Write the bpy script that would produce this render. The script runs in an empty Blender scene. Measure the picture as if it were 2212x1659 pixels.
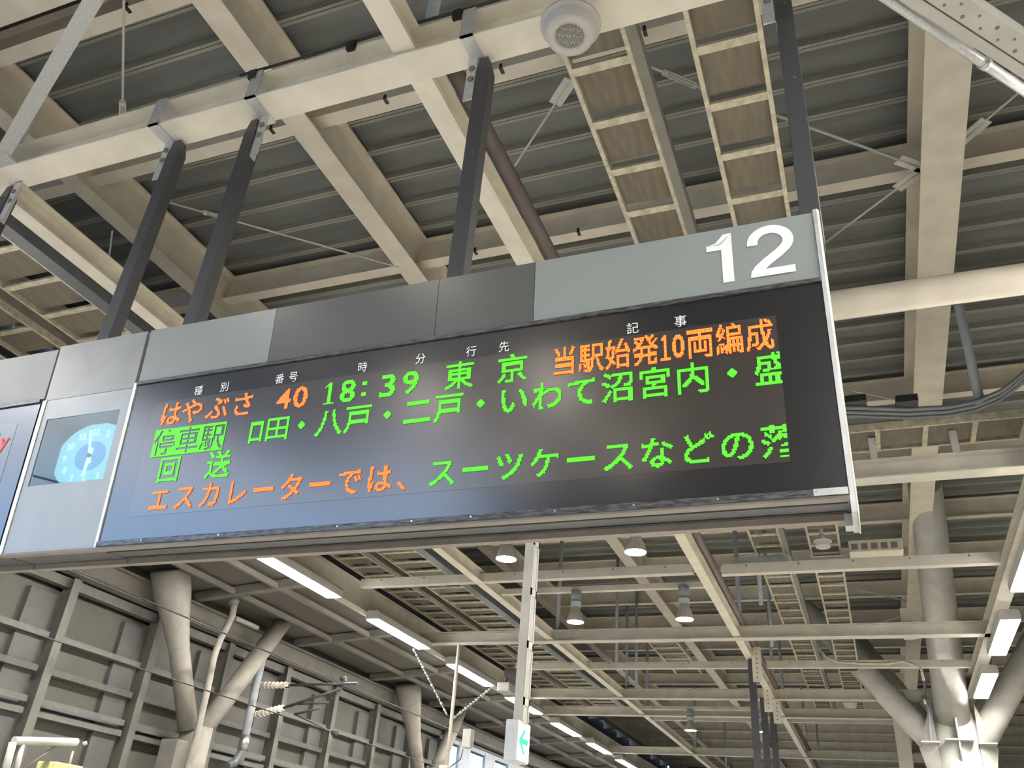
import bpy, bmesh, math, random
from mathutils import Vector, Matrix
random.seed(7)
S = bpy.context.scene
COL = S.collection
# ---------------------------------------------------------------- camera
R = ((0.93146342, 0.35591521, 0.07550004), (-0.1189727, 0.49405898, -0.8612498), (-0.34383338, 0.79324024, 0.50254206))
FPX = 1853.0334
EYE = Vector((0, 0, 1.6))
cam = bpy.data.objects.new('camera', bpy.data.cameras.new('camera'))
COL.objects.link(cam)
cx, cy, cz = Vector(R[0]), -Vector(R[1]), -Vector(R[2])
m = Matrix((cx, cy, cz)).transposed().to_4x4()
m.translation = EYE
cam.matrix_world = m
cam.data.sensor_width = 36
cam.data.lens = FPX / 2212 * 36
cam.data.clip_end = 500
cam.data.clip_start = 0.05
S.camera = cam
# ---------------------------------------------------------------- world and exposure
W = bpy.data.worlds.new('sky'); S.world = W; W.use_nodes = True
nt = W.node_tree; nt.nodes.clear()
wo = nt.nodes.new('ShaderNodeOutputWorld'); bg = nt.nodes.new('ShaderNodeBackground')
tc = nt.nodes.new('ShaderNodeTexCoord'); sx = nt.nodes.new('ShaderNodeSeparateXYZ'); rp = nt.nodes.new('ShaderNodeValToRGB')
nt.links.new(tc.outputs['Generated'], sx.inputs[0]); nt.links.new(sx.outputs['Z'], rp.inputs[0])
e = rp.color_ramp.elements
e[0].position = 0.0; e[0].color = (0.30, 0.56, 0.95, 1)
e[1].position = 0.8; e[1].color = (0.42, 0.52, 0.80, 1)
e2 = rp.color_ramp.elements.new(0.14); e2.color = (0.33, 0.58, 0.95, 1)
e3 = rp.color_ramp.elements.new(0.26); e3.color = (0.68, 0.70, 0.78, 1)
nt.links.new(rp.outputs[0], bg.inputs[0]); bg.inputs[1].default_value = 3.1
nt.links.new(bg.outputs[0], wo.inputs[0])
S.view_settings.view_transform = 'Standard'; S.view_settings.look = 'None'
S.view_settings.gamma = 1; S.view_settings.use_curve_mapping = False
S.view_settings.exposure = 0.5
S.cycles.use_denoising = True
S.cycles.max_bounces = 6; S.cycles.diffuse_bounces = 4; S.cycles.sample_clamp_indirect = 6
LAMP = 104.0       # strength of the strip-light diffusers
DOWN = 60.0       # strength of the downlights

# ---------------------------------------------------------------- materials
MATS = {}
def mat(name, col, rough=0.5, metal=0.0, noise=0.06, scale=6.0, emit=None, es=0.0, spec=0.5, bump=0.0, stretch=None, alpha=None):
    if name in MATS: return MATS[name]
    M = bpy.data.materials.new(name); M.use_nodes = True
    n = M.node_tree; b = n.nodes['Principled BSDF']
    b.inputs['Roughness'].default_value = rough; b.inputs['Metallic'].default_value = metal
    b.inputs['Specular IOR Level'].default_value = spec
    t = n.nodes.new('ShaderNodeTexCoord'); mp = n.nodes.new('ShaderNodeMapping'); nz = n.nodes.new('ShaderNodeTexNoise')
    nz.inputs['Scale'].default_value = scale; nz.inputs['Detail'].default_value = 4
    if stretch: mp.inputs['Scale'].default_value = stretch
    n.links.new(t.outputs['Object'], mp.inputs[0]); n.links.new(mp.outputs[0], nz.inputs[0])
    r = n.nodes.new('ShaderNodeValToRGB')
    lo = [max(0, c * (1 - noise * 2)) for c in col]; hi = [min(1, c * (1 + noise)) for c in col]
    r.color_ramp.elements[0].position = 0.35; r.color_ramp.elements[1].position = 0.7
    r.color_ramp.elements[0].color = (*lo, 1); r.color_ramp.elements[1].color = (*hi, 1)
    n.links.new(nz.outputs['Fac'], r.inputs[0]); n.links.new(r.outputs[0], b.inputs['Base Color'])
    if bump:
        bp = n.nodes.new('ShaderNodeBump'); bp.inputs['Strength'].default_value = bump
        n.links.new(nz.outputs['Fac'], bp.inputs['Height']); n.links.new(bp.outputs[0], b.inputs['Normal'])
    if emit:
        b.inputs['Emission Color'].default_value = (*emit, 1); b.inputs['Emission Strength'].default_value = es
    MATS[name] = M; return M
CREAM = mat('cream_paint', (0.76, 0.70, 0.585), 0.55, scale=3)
FRAMEP = mat('frame_cream_lit', (0.90, 0.845, 0.71), 0.5, scale=3)  # cream lightened for the stronger lamp light near the viewer
FARP = mat('far_frame_shaded', (0.64, 0.605, 0.52), 0.5, scale=3)  # frame cream darkened for far webs that get little light
PALE = mat('pale_grey_paint', (0.58, 0.58, 0.53), 0.5, scale=3)
WHITE = mat('white_paint', (0.50, 0.49, 0.45), 0.4, scale=4)
TAUPE = mat('taupe_paint', (0.19, 0.178, 0.155), 0.6, scale=3)
DECK = mat('dark_deck', (0.125, 0.132, 0.128), 0.6, scale=1.2, noise=0.12, stretch=(0.3, 3, 1))
RIB = mat('deck_rib_lit', (0.245, 0.245, 0.215), 0.5, scale=1.0, noise=0.15, stretch=(0.4, 1, 1))  # deck grey lightened where the ribs catch lamp light
DARKBEAM = mat('dark_grey_web', (0.16, 0.155, 0.135), 0.6)
CHAR = mat('charcoal_paint', (0.045, 0.046, 0.05), 0.45)
GALV = mat('galvanised', (0.62, 0.63, 0.62), 0.38, 0.35, noise=0.07, scale=60)
STEEL = mat('bright_steel', (0.7, 0.7, 0.7), 0.3, 0.9, noise=0.2)
BLUEG = mat('blue_grey_pipe', (0.34, 0.37, 0.40), 0.45)
PURPLE = mat('mauve_pipe', (0.155, 0.13, 0.125), 0.45)
TAN = mat('tan_tray_panel', (0.135, 0.116, 0.084), 0.7, noise=0.10, scale=7, stretch=(3, 0.6, 1), bump=0.05)
TRAYRAIL = mat('tray_rail', (0.56, 0.52, 0.40), 0.45, 0.2, noise=0.15, scale=12)
BLACK = mat('black_rubber', (0.015, 0.015, 0.016), 0.5)
CABLE = mat('conduit_grey', (0.11, 0.12, 0.135), 0.4)
HDRL = mat('header_light_grey', (0.235, 0.258, 0.248), 0.32, noise=0.03, scale=1.5)
HDRD = mat('header_dark_grey', (0.092, 0.094, 0.093), 0.3, noise=0.05, scale=1.5)
CASE = mat('case_grey', (0.26, 0.265, 0.26), 0.35, noise=0.05)
FRAME = mat('screen_frame', (0.10, 0.10, 0.105), 0.35, 0.3, noise=0.35, scale=20, stretch=(1, 1, 6))
ALU = mat('aluminium', (0.72, 0.73, 0.72), 0.3, 0.6, noise=0.08, scale=10)
TRIM = mat('brown_grey_trim', (0.20, 0.175, 0.15), 0.5)
INKW = mat('white_ink', (0.85, 0.87, 0.86), 0.4, noise=0.02)
FLOOR = mat('platform_floor', (0.68, 0.66, 0.61), 0.7, scale=2)
GROUND = mat('ground', (0.20, 0.19, 0.18), 0.9)
TRACK = mat('track_bed', (0.16, 0.155, 0.15), 0.9, scale=12)
WALLP = mat('wall_panel_grey', (0.104, 0.101, 0.088), 0.6, scale=0.7, noise=0.12)
WALLR = mat('wall_rail_grey', (0.142, 0.138, 0.122), 0.6)
WALLB = mat('wall_post_grey', (0.10, 0.103, 0.10), 0.6)
SOFF = mat('soffit_grey', (0.13, 0.12, 0.105), 0.7, scale=0.5, noise=0.12)
FARD = mat('far_wall_grey', (0.16, 0.15, 0.135), 0.8, scale=0.4)
def emis(name, col, es, base=(0.02, 0.02, 0.02)):
    return mat(name, base, 0.5, emit=col, es=es, noise=0.0)
LED_G = emis('led_green', (0.16, 1.0, 0.03), 1.2)
LED_O = emis('led_orange', (1.0, 0.30, 0.03), 1.4)
LED_Y = emis('led_amber_red', (1.0, 0.42, 0.03), 1.4)
LED_R = emis('led_red', (1.0, 0.06, 0.01), 1.0)
TUBE = emis('tube_diffuser', (1.0, 0.95, 0.87), LAMP, (0.8, 0.8, 0.8))
SPOT = emis('downlight_lens', (1.0, 0.90, 0.80), DOWN, (0.8, 0.8, 0.8))
EXITW = emis('exit_sign_face', (0.9, 1.0, 0.97), 1.1, (0.8, 0.8, 0.8))
EXITG = emis('exit_sign_green', (0.0, 0.62, 0.26), 0.85, (0.0, 0.4, 0.2))
CLOCKF = emis('clock_face', (0.24, 0.66, 0.85), 0.50, (0.16, 0.42, 0.50))
CLOCKN = emis('clock_numerals', (0.45, 0.9, 0.95), 0.75, (0.7, 0.8, 0.8))
# glossy dark acrylic over the display; the matrix behind it is a little lighter
def acrylic(name, base, rough):
    M = mat(name, base, rough, spec=0.5, noise=0.02, scale=1)
    b = M.node_tree.nodes['Principled BSDF']; b.inputs['IOR'].default_value = 2.1
    return M
SCR = acrylic('black_acrylic', (0.012, 0.012, 0.014), 0.2)
MATRIX = acrylic('led_matrix_field', (0.036, 0.030, 0.026), 0.22)
GLASS = bpy.data.materials.new('clear_glass'); GLASS.use_nodes = True
_b = GLASS.node_tree.nodes['Principled BSDF']
_b.inputs['Transmission Weight'].default_value = 1; _b.inputs['Roughness'].default_value = 0.02; _b.inputs['Base Color'].default_value = (0.9, 0.97, 0.95, 1)
_b.inputs['IOR'].default_value = 1.45

# ---------------------------------------------------------------- helpers
def ray(px, py):
    d = Vector((px - 1106, py - 829.5, FPX))
    return Vector(tuple(sum(R[i][k] * d[i] for i in range(3)) for k in range(3)))
def at(px, py, x=None, y=None, z=None):      # where the photograph's sight line meets a real plane of the station
    d = ray(px, py)
    t = (z - 1.6) / d.z if z is not None else y / d.y if y is not None else x / d.x
    return EYE + d * t

class MB:
    def __init__(s): s.v = []; s.f = []; s.sm = []
    def add(s, v, f, smooth=False):
        o = len(s.v); s.v += [tuple(p) for p in v]; s.f += [tuple(o + i for i in q) for q in f]; s.sm += [smooth] * len(f)
        return s
    def box(s, a, b):
        x0, y0, z0 = a; x1, y1, z1 = b
        return s.add([(x0, y0, z0), (x1, y0, z0), (x1, y1, z0), (x0, y1, z0), (x0, y0, z1), (x1, y0, z1), (x1, y1, z1), (x0, y1, z1)],
                     [(3, 2, 1, 0), (4, 5, 6, 7), (0, 1, 5, 4), (1, 2, 6, 5), (2, 3, 7, 6), (3, 0, 4, 7)])
    def frame(s, p0, p1, up=Vector((0, 0, 1))):
        d = (Vector(p1) - Vector(p0)).normalized()
        if abs(d.dot(up)) > 0.98: up = Vector((0, 1, 0))
        a = d.cross(up).normalized(); u = a.cross(d).normalized()
        return a, u
    def prism(s, p0, p1, prof, up=Vector((0, 0, 1)), smooth=False, scale1=1.0):
        p0 = Vector(p0); p1 = Vector(p1); a, u = s.frame(p0, p1, up); n = len(prof)
        v = [p0 + a * x + u * z for x, z in prof] + [p1 + a * x * scale1 + u * z * scale1 for x, z in prof]
        f = [(i, (i + 1) % n, n + (i + 1) % n, n + i) for i in range(n)]
        o = len(s.v); s.v += [tuple(q) for q in v]; s.f += [tuple(o + i for i in q) for q in f]; s.sm += [smooth] * n
        s.f += [tuple(o + i for i in range(n))[::-1], tuple(o + n + i for i in range(n))]; s.sm += [False] * 2
        return s
    def ibeam(s, p0, p1, w, h, tf=0.016, tw=0.012, up=Vector((0, 0, 1))):     # p0, p1 on the underside centre line
        a = w / 2; b = tw / 2
        prof = [(-a, 0), (a, 0), (a, tf), (b, tf), (b, h - tf), (a, h - tf), (a, h), (-a, h), (-a, h - tf), (-b, h - tf), (-b, tf), (-a, tf)]
        return s.prism(p0, p1, prof, up)
    def bar(s, p0, p1, w, h, up=Vector((0, 0, 1))):
        return s.prism(p0, p1, [(-w / 2, -h / 2), (w / 2, -h / 2), (w / 2, h / 2), (-w / 2, h / 2)], up)
    def angle(s, p0, p1, w, t=0.012, up=Vector((0, 0, 1))):
        return s.prism(p0, p1, [(0, 0), (w, 0), (w, t), (t, t), (t, w), (0, w)], up)
    def cyl(s, p0, p1, r, n=12, r1=None):
        return s.prism(p0, p1, [(r * math.cos(2 * math.pi * i / n), r * math.sin(2 * math.pi * i / n)) for i in range(n)], smooth=True, scale1=(r1 / r if r1 else 1.0))
    def sweep(s, pts, r, n=8):
        pts = [Vector(p) for p in pts]; o = len(s.v); a = None
        for i, p in enumerate(pts):
            d = (pts[min(i + 1, len(pts) - 1)] - pts[max(i - 1, 0)]).normalized()
            if a is None: a = d.cross(Vector((0, 0, 1)) if abs(d.z) < 0.9 else Vector((0, 1, 0))).normalized()
            a = (a - d * a.dot(d)).normalized(); u = a.cross(d)
            s.v += [tuple(p + a * r * math.cos(2 * math.pi * k / n) + u * r * math.sin(2 * math.pi * k / n)) for k in range(n)]
        for i in range(len(pts) - 1):
            for k in range(n):
                s.f.append((o + i * n + k, o + i * n + (k + 1) % n, o + (i + 1) * n + (k + 1) % n, o + (i + 1) * n + k)); s.sm.append(True)
        s.f += [tuple(o + k for k in range(n))[::-1], tuple(o + (len(pts) - 1) * n + k for k in range(n))]; s.sm += [False] * 2
        return s
    def lathe(s, c, prof, n=32, axis=Vector((0, 0, 1))):          # prof: (radius, height) pairs
        c = Vector(c); a, u = s.frame(c, c + axis); o = len(s.v)
        for r, h in prof:
            s.v += [tuple(c + axis * h + a * r * math.cos(2 * math.pi * k / n) + u * r * math.sin(2 * math.pi * k / n)) for k in range(n)]
        for i in range(len(prof) - 1):
            for k in range(n):
                s.f.append((o + i * n + k, o + i * n + (k + 1) % n, o + (i + 1) * n + (k + 1) % n, o + (i + 1) * n + k)); s.sm.append(True)
        return s
    def build(s, name, m, parent=None, bevel=0.0, fix=True):
        me = bpy.data.meshes.new(name); me.from_pydata(s.v, [], s.f)
        me.polygons.foreach_set('use_smooth', s.sm); me.materials.append(m)
        if fix:
            bm = bmesh.new(); bm.from_mesh(me); bmesh.ops.recalc_face_normals(bm, faces=bm.faces); bm.to_mesh(me); bm.free()
        o = bpy.data.objects.new(name, me); COL.objects.link(o)
        if bevel:
            q = o.modifiers.new('bevel', 'BEVEL'); q.width = bevel; q.segments = 2; q.limit_method = 'ANGLE'
        if parent: attach(o, parent)
        return o
def attach(o, parent):
    o.parent = parent
    if not parent.get('_local'): o.matrix_parent_inverse = Matrix.LocRotScale(parent_world(parent), None, None).inverted()
def parent_world(p):
    v = Vector(p.location)
    while p.parent and not p.parent.get('_local'): p = p.parent; v = v + p.location - p.location
    return v
def tag(o, label, cat, group=None, kind=None):
    if label: o['label'] = label
    if cat: o['category'] = cat
    if group: o['group'] = group
    if kind: o['kind'] = kind
    return o
def thing(name, label, cat, loc=(0, 0, 0), group=None, kind=None):
    o = bpy.data.objects.new(name, None); COL.objects.link(o); o.location = loc; o.empty_display_size = 0.2
    return tag(o, label, cat, group, kind)
def struct(name, kind_label=None, loc=(0, 0, 0)):
    return thing(name, kind_label, None, loc, kind='structure')
def clone(o, loc, parent):       # a copy that shares mesh data; loc is a shift of the world-space mesh
    c = o.copy(); COL.objects.link(c); c.parent = parent; c.matrix_parent_inverse = o.matrix_parent_inverse.copy()
    c.location = Vector(o.location) + Vector(loc); return c
H = 6.28          # underside of the service frame of I-beams
XB = [3.29, 10.71, 18.2, 24.35, 26.9, 34.75, 42.2]      # centre lines of the cross beams

# ================================================================ THE SETTING
fl = MB().box((-9.75, -14, -0.3), (14, 62, 0)).build('floor', FLOOR); tag(fl, None, None, kind='structure')
gr = MB().box((-80, -80, -1.5), (80, 120, -1.3)).build('ground', GROUND); tag(gr, None, None, kind='structure')
tb = MB().box((-12.55, -14, -1.3), (-9.75, 62, -1.05)).build('track_bed', TRACK); tag(tb, None, None, kind='structure')

# ---- roof: deck sheets with ribs, purlins, main beams, all parts of the ceiling
ceil = struct('ceiling')
DZ = 9.28
y = -14.0
while y < 61:
    L = 7.5
    MB().box((-12.8, y, DZ), (14, y + L - 0.012, DZ + 0.03)).build('deck_sheet', DECK, ceil)
    y += L
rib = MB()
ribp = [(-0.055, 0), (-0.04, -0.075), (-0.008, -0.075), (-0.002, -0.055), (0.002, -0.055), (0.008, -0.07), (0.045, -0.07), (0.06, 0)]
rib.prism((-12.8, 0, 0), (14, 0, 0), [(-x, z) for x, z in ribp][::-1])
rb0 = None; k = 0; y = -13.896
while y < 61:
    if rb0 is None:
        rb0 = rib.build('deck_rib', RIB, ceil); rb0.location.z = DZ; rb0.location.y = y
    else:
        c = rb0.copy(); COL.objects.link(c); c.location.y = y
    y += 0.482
# main beams
def mb(x, w, hb, depth, m, name='roof_beam'):
    MB().ibeam((x, -14, hb), (x, 61, hb), w, depth, 0.025, 0.016).build(name, m, ceil)
mb(-5.07, 0.29, 8.6, 0.598, CREAM); mb(-8.28, 0.245, 8.56, 0.638, CREAM); mb(1.353, 0.40, 8.3, 0.898, CREAM)
mb(4.6, 0.30, 8.6, 0.598, CREAM); mb(8.2, 0.30, 8.6, 0.598, CREAM); mb(-11.6, 0.25, 8.56, 0.638, CREAM)
MB().ibeam((-12.7, 2.95, 8.6), (-5.0, 2.95, 8.6), 0.55, 0.598, 0.03, 0.02).build('roof_girder', CREAM, ceil)
# purlins
pys = [3.62, 5.42] + [5.42 + 2.645 * i for i in range(1, 21)]
pl = MB().ibeam((-12.8, 0, 8.8), (14, 0, 8.8), 0.17, 0.40, 0.016, 0.012).build('purlin', CREAM, ceil)
pl.location.y = pys[0]
for yy in pys[1:]:
    c = pl.copy(); COL.objects.link(c); c.location.y = yy
# purlin hanger clips (dark bolts)
clip = MB().box((-0.018, -0.095, 8.785), (0.018, -0.02, 8.80)).box((-0.015, -0.10, 8.785), (0.015, -0.088, 8.85)).build('beam_clip', BLACK, ceil)
first = True
for (px, py) in ((395, 160), (610, 310), (845, 235), (1095, 175), (1395, 75), (1265, 535), (1050, 580), (1500, 480), (820, 20)):
    p = at(px, py, z=8.8)
    yy = min(pys, key=lambda q: abs(q - p.y))
    if first: clip.location = (p.x, yy, 0); first = False
    else:
        c = clip.copy(); COL.objects.link(c); c.location = (p.x, yy, 0)
# far end wall, right wall, back wall
fw = MB().box((-12.8, 61, -1.3), (14, 61.3, 9.4)).build('wall_far', FARD); tag(fw, None, None, kind='structure')
rw = MB().box((14, -14, 0), (14.3, 62, 9.4)).build('wall_right', FARD); tag(rw, None, None, kind='structure')
bw = MB().box((-9.0, -14.3, 0), (14, -14, 9.4)).build('wall_back', FARD); tag(bw, None, None, kind='structure')

# fascia closing the space between the wall top and the roof
MB().box((-13.0, 2.0, 5.4), (-12.9, 61, 9.3)).build('fascia', WALLB, ceil)
MB().box((-13.0, -14, 7.6), (-12.9, 2.0, 9.3)).build('fascia', WALLB, ceil)

# ---- left wall beside the track: posts, rails, panels, then a glazed stretch
wl = struct('wall_left', loc=(-12.6, 10, 0))
WX = -12.6
P0 = 10.8; PITCH = 2.2
MB().box((WX - 0.5, 4.2, -1.3), (WX - 0.3, 61, -0.9)).build('wall_footing', WALLB, wl)
posts = [P0 + PITCH * k for k in range(-3, 23)]
pst = MB().ibeam((WX, 0, -1.3), (WX, 0, 5.62), 0.32, 0.30, 0.03, 0.02, up=Vector((-1, 0, 0)))
pst = MB()
pst.box((WX - 0.02, 0, -1.3), (WX, 0.17, 5.62)).box((WX - 0.30, 0.075, -1.3), (WX - 0.02, 0.095, 5.62)).box((WX - 0.32, -0.02, -1.3), (WX - 0.30, 0.19, 5.62))
po = pst.build('wall_post', WALLR, wl); po.location.y += posts[0]
for yy in posts[1:]:
    if yy < 27: clone(po, (0, yy - posts[0], 0), wl)
# vertical box behind each post
sp = MB().box((WX - 0.36, -0.62, -1.3), (WX - 0.20, -0.06, 5.3)).build('pilaster', WALLB, wl); sp.location.y += posts[0]
for yy in posts[1:]:
    if yy < 27: clone(sp, (0, yy - posts[0], 0), wl)
levels = [-1.3, 0.5, 1.5, 2.5, 3.42, 3.60, 4.08, 4.62, 5.50]
prof_r = [4.62, 4.08, 3.60, 3.15, 2.5, 1.5, 0.5]
pan = {}
for i, yy in enumerate(posts[:-1]):
    glazed = yy > 26.1
    for j in range(len(levels) - 1):
        z0, z1 = levels[j] + 0.0, levels[j + 1]
        if glazed and z1 > 2.6 and j != 99: continue
        key = j
        if key not in pan:
            pan[key] = MB().box((WX - 0.34, 0.17, z0 + 0.004), (WX - 0.30, PITCH, z1 - 0.004)).build('wall_panel', WALLP, wl); pan[key].location.y += yy; pan[key]['_y'] = yy
        else: clone(pan[key], (0, yy - pan[key]['_y'], 0), wl)
r0 = MB()
for z in [5.52]: r0.box((WX - 0.30, 0, z - 0.06), (WX - 0.12, PITCH, z + 0.1))
tr = r0.build('wall_rail', WALLR, wl); tr.location.y += posts[0]
for yy in posts[1:-1]: clone(tr, (0, yy - posts[0], 0), wl)
for z in (4.62, 4.08, 3.60, 3.42, 2.5, 1.5):
    q = MB().box((WX - 0.30, 0.17, z - 0.045), (WX - 0.10, PITCH - 0.05, z + 0.055)).build('wall_rail', WALLR, wl); q.location.y += posts[0]
    for yy in posts[1:-1]:
        if yy < 26: clone(q, (0, yy - posts[0], 0), wl)
q = MB().cyl((WX - 0.05, 0.2, 3.53), (WX - 0.05, PITCH - 0.25, 3.53), 0.022, 8).build('handrail', CABLE, wl); q.location.y += posts[0]
for yy in posts[1:-1]:
    if yy < 26: clone(q, (0, yy - posts[0], 0), wl)
for o in [c for c in COL.objects if '_y' in c]:
    del o['_y']
# glazed stretch: windows
wn = 0
PIL = mat('mullion_blue_lit', (0.42, 0.47, 0.55), 0.5)  # blue daylight tint put into the mullion colour
for yy in posts:
    if yy < 26.1 or yy > 44: continue
    wn += 1
    w = struct('window_%d' % wn, loc=(WX, yy, 4))
    MB().box((WX - 0.12, yy + 1.25, 2.6), (WX - 0.02, yy + 2.15, 5.45)).build('mullion', PIL, w)
    MB().box((WX - 0.14, yy - 0.05, 5.38), (WX - 0.04, yy + 2.15, 5.5)).box((WX - 0.14, yy - 0.05, 2.55), (WX - 0.04, yy + 2.15, 2.68)).build('window_frame', PIL, w)
    MB().box((WX - 0.09, yy - 0.05, 2.68), (WX - 0.08, yy + 1.25, 5.38)).build('pane', GLASS, w)
# fascia above the wall and the eave soffit over the track
MB().ibeam((-12.6, 3.5, 5.66), (-12.6, 61, 5.66), 0.26, 0.40, 0.03, 0.02).build('eave_beam', TAUPE, ceil)
MB().prism((-11.2, 5.2, 6.32), (-11.2, 61, 6.32), [(-1.5, -0.05), (1.5, 0.22), (1.5, 0.26), (-1.5, -0.01)]).build('eave_soffit', SOFF, ceil)
c0 = None
for yy in [6.4 + 3.7 * i for i in range(14)]:
    MB().bar((-12.6, yy, 6.18), (-9.8, yy, 6.42), 0.18, 0.16).build('soffit_beam', TAUPE, ceil)
for x, z in ((-10.6, 6.32), (-11.6, 6.24)):
    MB().bar((x, 5.3, z), (x, 61, z), 0.08, 0.10).build('soffit_joist', TAUPE, ceil)
# truss above the windows
for i, (za, zb) in enumerate(((6.2, 6.2),)):
    pass

# ================================================================ SERVICE FRAME (I-beams)
def beam_x(y, x0, x1, label, w=0.236, h=0.25, m=FRAMEP, group=None, z=H):
    t = thing('cross_beam', label, 'beam', ((x0 + x1) / 2, y, z), group)
    MB().ibeam((x0, y, z), (x1, y, z), w, h).build('girder', m, t)
    return t
def beam_y(x, y0, y1, label, w=0.16, h=0.22, m=FRAMEP, z=H + 0.035):
    t = thing('long_beam', label, 'beam', (x, (y0 + y1) / 2, z))
    MB().ibeam((x, y0, z), (x, y1, z), w, h, 0.012, 0.010).build('girder', m, t)
    return t
XR = 2.28
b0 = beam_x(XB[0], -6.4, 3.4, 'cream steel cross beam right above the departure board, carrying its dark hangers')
for px, py in ((340, 250), (550, 185), (1012, 55)):
    # clamp straps wrapped around the beam where the hangers fix
    p = at(px, py, y=XB[0] - 0.12)
    MB().box((p.x - 0.045, XB[0] - 0.135, H - 0.012), (p.x + 0.045, XB[0] - 0.12, H + 0.262)).box((p.x - 0.045, XB[0] - 0.135, H - 0.012), (p.x + 0.045, XB[0] + 0.13, H - 0.001)).build('clamp_strap', GALV, b0)
for px, py in ((540, 192), (755, 128), (985, 65)):
    p = at(px, py, y=XB[0] - 0.12)
    MB().box((p.x - 0.03, XB[0] - 0.15, H + 0.19), (p.x + 0.03, XB[0] - 0.12, H + 0.27)).build('cable_clip', BLACK, b0)
MB().sweep([(-3.75, XB[0] - 0.13, H + 0.275), (-3.1, XB[0] - 0.13, H + 0.27), (-2.5, XB[0] - 0.13, H + 0.285), (-2.0, XB[0] - 0.13, H + 0.27), (-1.4, XB[0] - 0.13, H + 0.275)], 0.012, 6).build('cable', BLACK, b0)
names = ['second cross beam of the frame, pale web and cream flange, showing right of the board',
         'cross beam with a thin cream flange just beyond the row of small downlights',
         'cross beam nearer of the close pair that stops at the big column',
         'cross beam farther of the close pair that stops at the big column',
         'cross beam low in the picture beyond the close pair of beams',
         'farthest visible cross beam of the frame, thin and low in the picture']
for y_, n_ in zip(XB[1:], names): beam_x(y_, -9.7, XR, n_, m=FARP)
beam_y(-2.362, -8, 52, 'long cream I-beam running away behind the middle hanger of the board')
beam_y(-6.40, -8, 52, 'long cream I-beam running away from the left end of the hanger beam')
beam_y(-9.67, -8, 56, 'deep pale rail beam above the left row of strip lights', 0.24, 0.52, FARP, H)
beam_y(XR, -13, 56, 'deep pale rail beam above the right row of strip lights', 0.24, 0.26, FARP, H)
# bright flange strips lit from below are the beams themselves
tp = thing('water_pipe', 'fat round cream pipe crossing right of the number twelve', 'pipe', (-1, 6.9, 6.4))
MB().cyl((-6.3, 6.9, 6.37), (2.15, 6.9, 6.37), 0.135, 20).build('pipe_run', CREAM, tp)
MB().cyl((1.9, 6.9, 6.37), (1.96, 6.9, 6.37), 0.155, 20).build('pipe_collar', CREAM, tp)
def channel(y, x0, x1, label, z=H + 0.05, h=0.155, bolts=6, m=FARP, d=0.07):
    t = thing('channel_rail', label, 'rail', ((x0 + x1) / 2, y, z))
    cb_ = MB().prism((x0, y, z), (x1, y, z), [(-d, 0), (d, 0), (d, h), (d - 0.01, h), (d - 0.01, 0.02), (-d + 0.01, 0.02), (-d + 0.01, h), (-d, h)]).build('channel_bar', m, t)
    for i in range(bolts):
        x = x0 + (x1 - x0) * (i + 0.5) / bolts
        MB().cyl((x, y - d - 0.012, z + h * 0.75), (x, y - d, z + h * 0.75), 0.016, 8).build('bolt', TRIM, cb_)
    return t
channel(14.1, -8.9, -2.5, 'bolted channel rail left part, running behind the white post under the board', bolts=7)
channel(14.25, -2.05, 2.1, 'bolted channel rail right part, in front of the big tree column top', bolts=5, h=0.17)
channel(21.0, -8.3, -2.4, 'thin bolted channel rail left part, beyond the first two small downlights', bolts=6)
channel(21.0, -2.1, 2.1, 'thin bolted channel rail right part, passing in front of the tree column arms', bolts=4)
channel(27.9, -6.4, 2.1, 'plain far channel rail just beyond the close pair of beams', bolts=4)
channel(14.9, -6.3, -2.35, 'slim downlight rail holding the two cylinder lamps', z=6.34, h=0.10, bolts=0, d=0.05)
channel(11.4, -6.3, -2.35, 'slim downlight rail hidden behind the board above the two bright round lamps', z=6.34, h=0.10, bolts=0, d=0.05)
channel(26.2, -6.3, -2.35, 'far slim downlight rail with the smallest two lamps', z=6.34, h=0.10, bolts=0, d=0.05)
# frame droppers up to the roof
gi = 0
drop0 = None
for iy, yy in enumerate(XB):
    for xx in (-2.42, -6.40):
        if drop0 is None:
            drop0 = MB().cyl((0, 0, 0), (0, 0, 2.74), 0.045, 10).build('frame_dropper', BLUEG)
            o = drop0
        else:
            o = drop0.copy(); COL.objects.link(o)
        o.location = (xx + 0.12, yy + 0.03, H + 0.25)
        tag(o, 'blue-grey dropper on the %s long beam, rising at the %s' % (['right', 'left'][xx < -4], ['board hanger beam', 'second cross beam', 'third cross beam', 'fourth cross beam', 'fifth cross beam', 'sixth cross beam', 'farthest cross beam'][iy]), 'pipe', 'frame droppers')
dp = thing('drop_pipe', 'slanting blue-grey pipe dropping beside the big roof beam to the conduits', 'pipe', (1.66, 10, 8))
MB().cyl((1.62, 10, 6.85), (1.64, 10, 9.28), 0.055, 12).build('pipe_run', BLUEG, dp)
for i, (az, Y) in enumerate(((-0.27, 20.7), (-0.246, 23.7), (-0.1015, 16.4), (-0.0927, 19.5))):
    o = MB().cyl((az * Y, Y, 6.45), (az * Y, Y, 9.27), 0.04, 8).build('roof_dropper', BLUEG)
    tag(o, ['thin grey dropper between the two cylinder lamps', 'thin grey dropper just left of the second cylinder lamp', 'thin grey dropper beside the far tray at left', 'thin grey dropper beside the far tray at right'][i], 'pipe')
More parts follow.
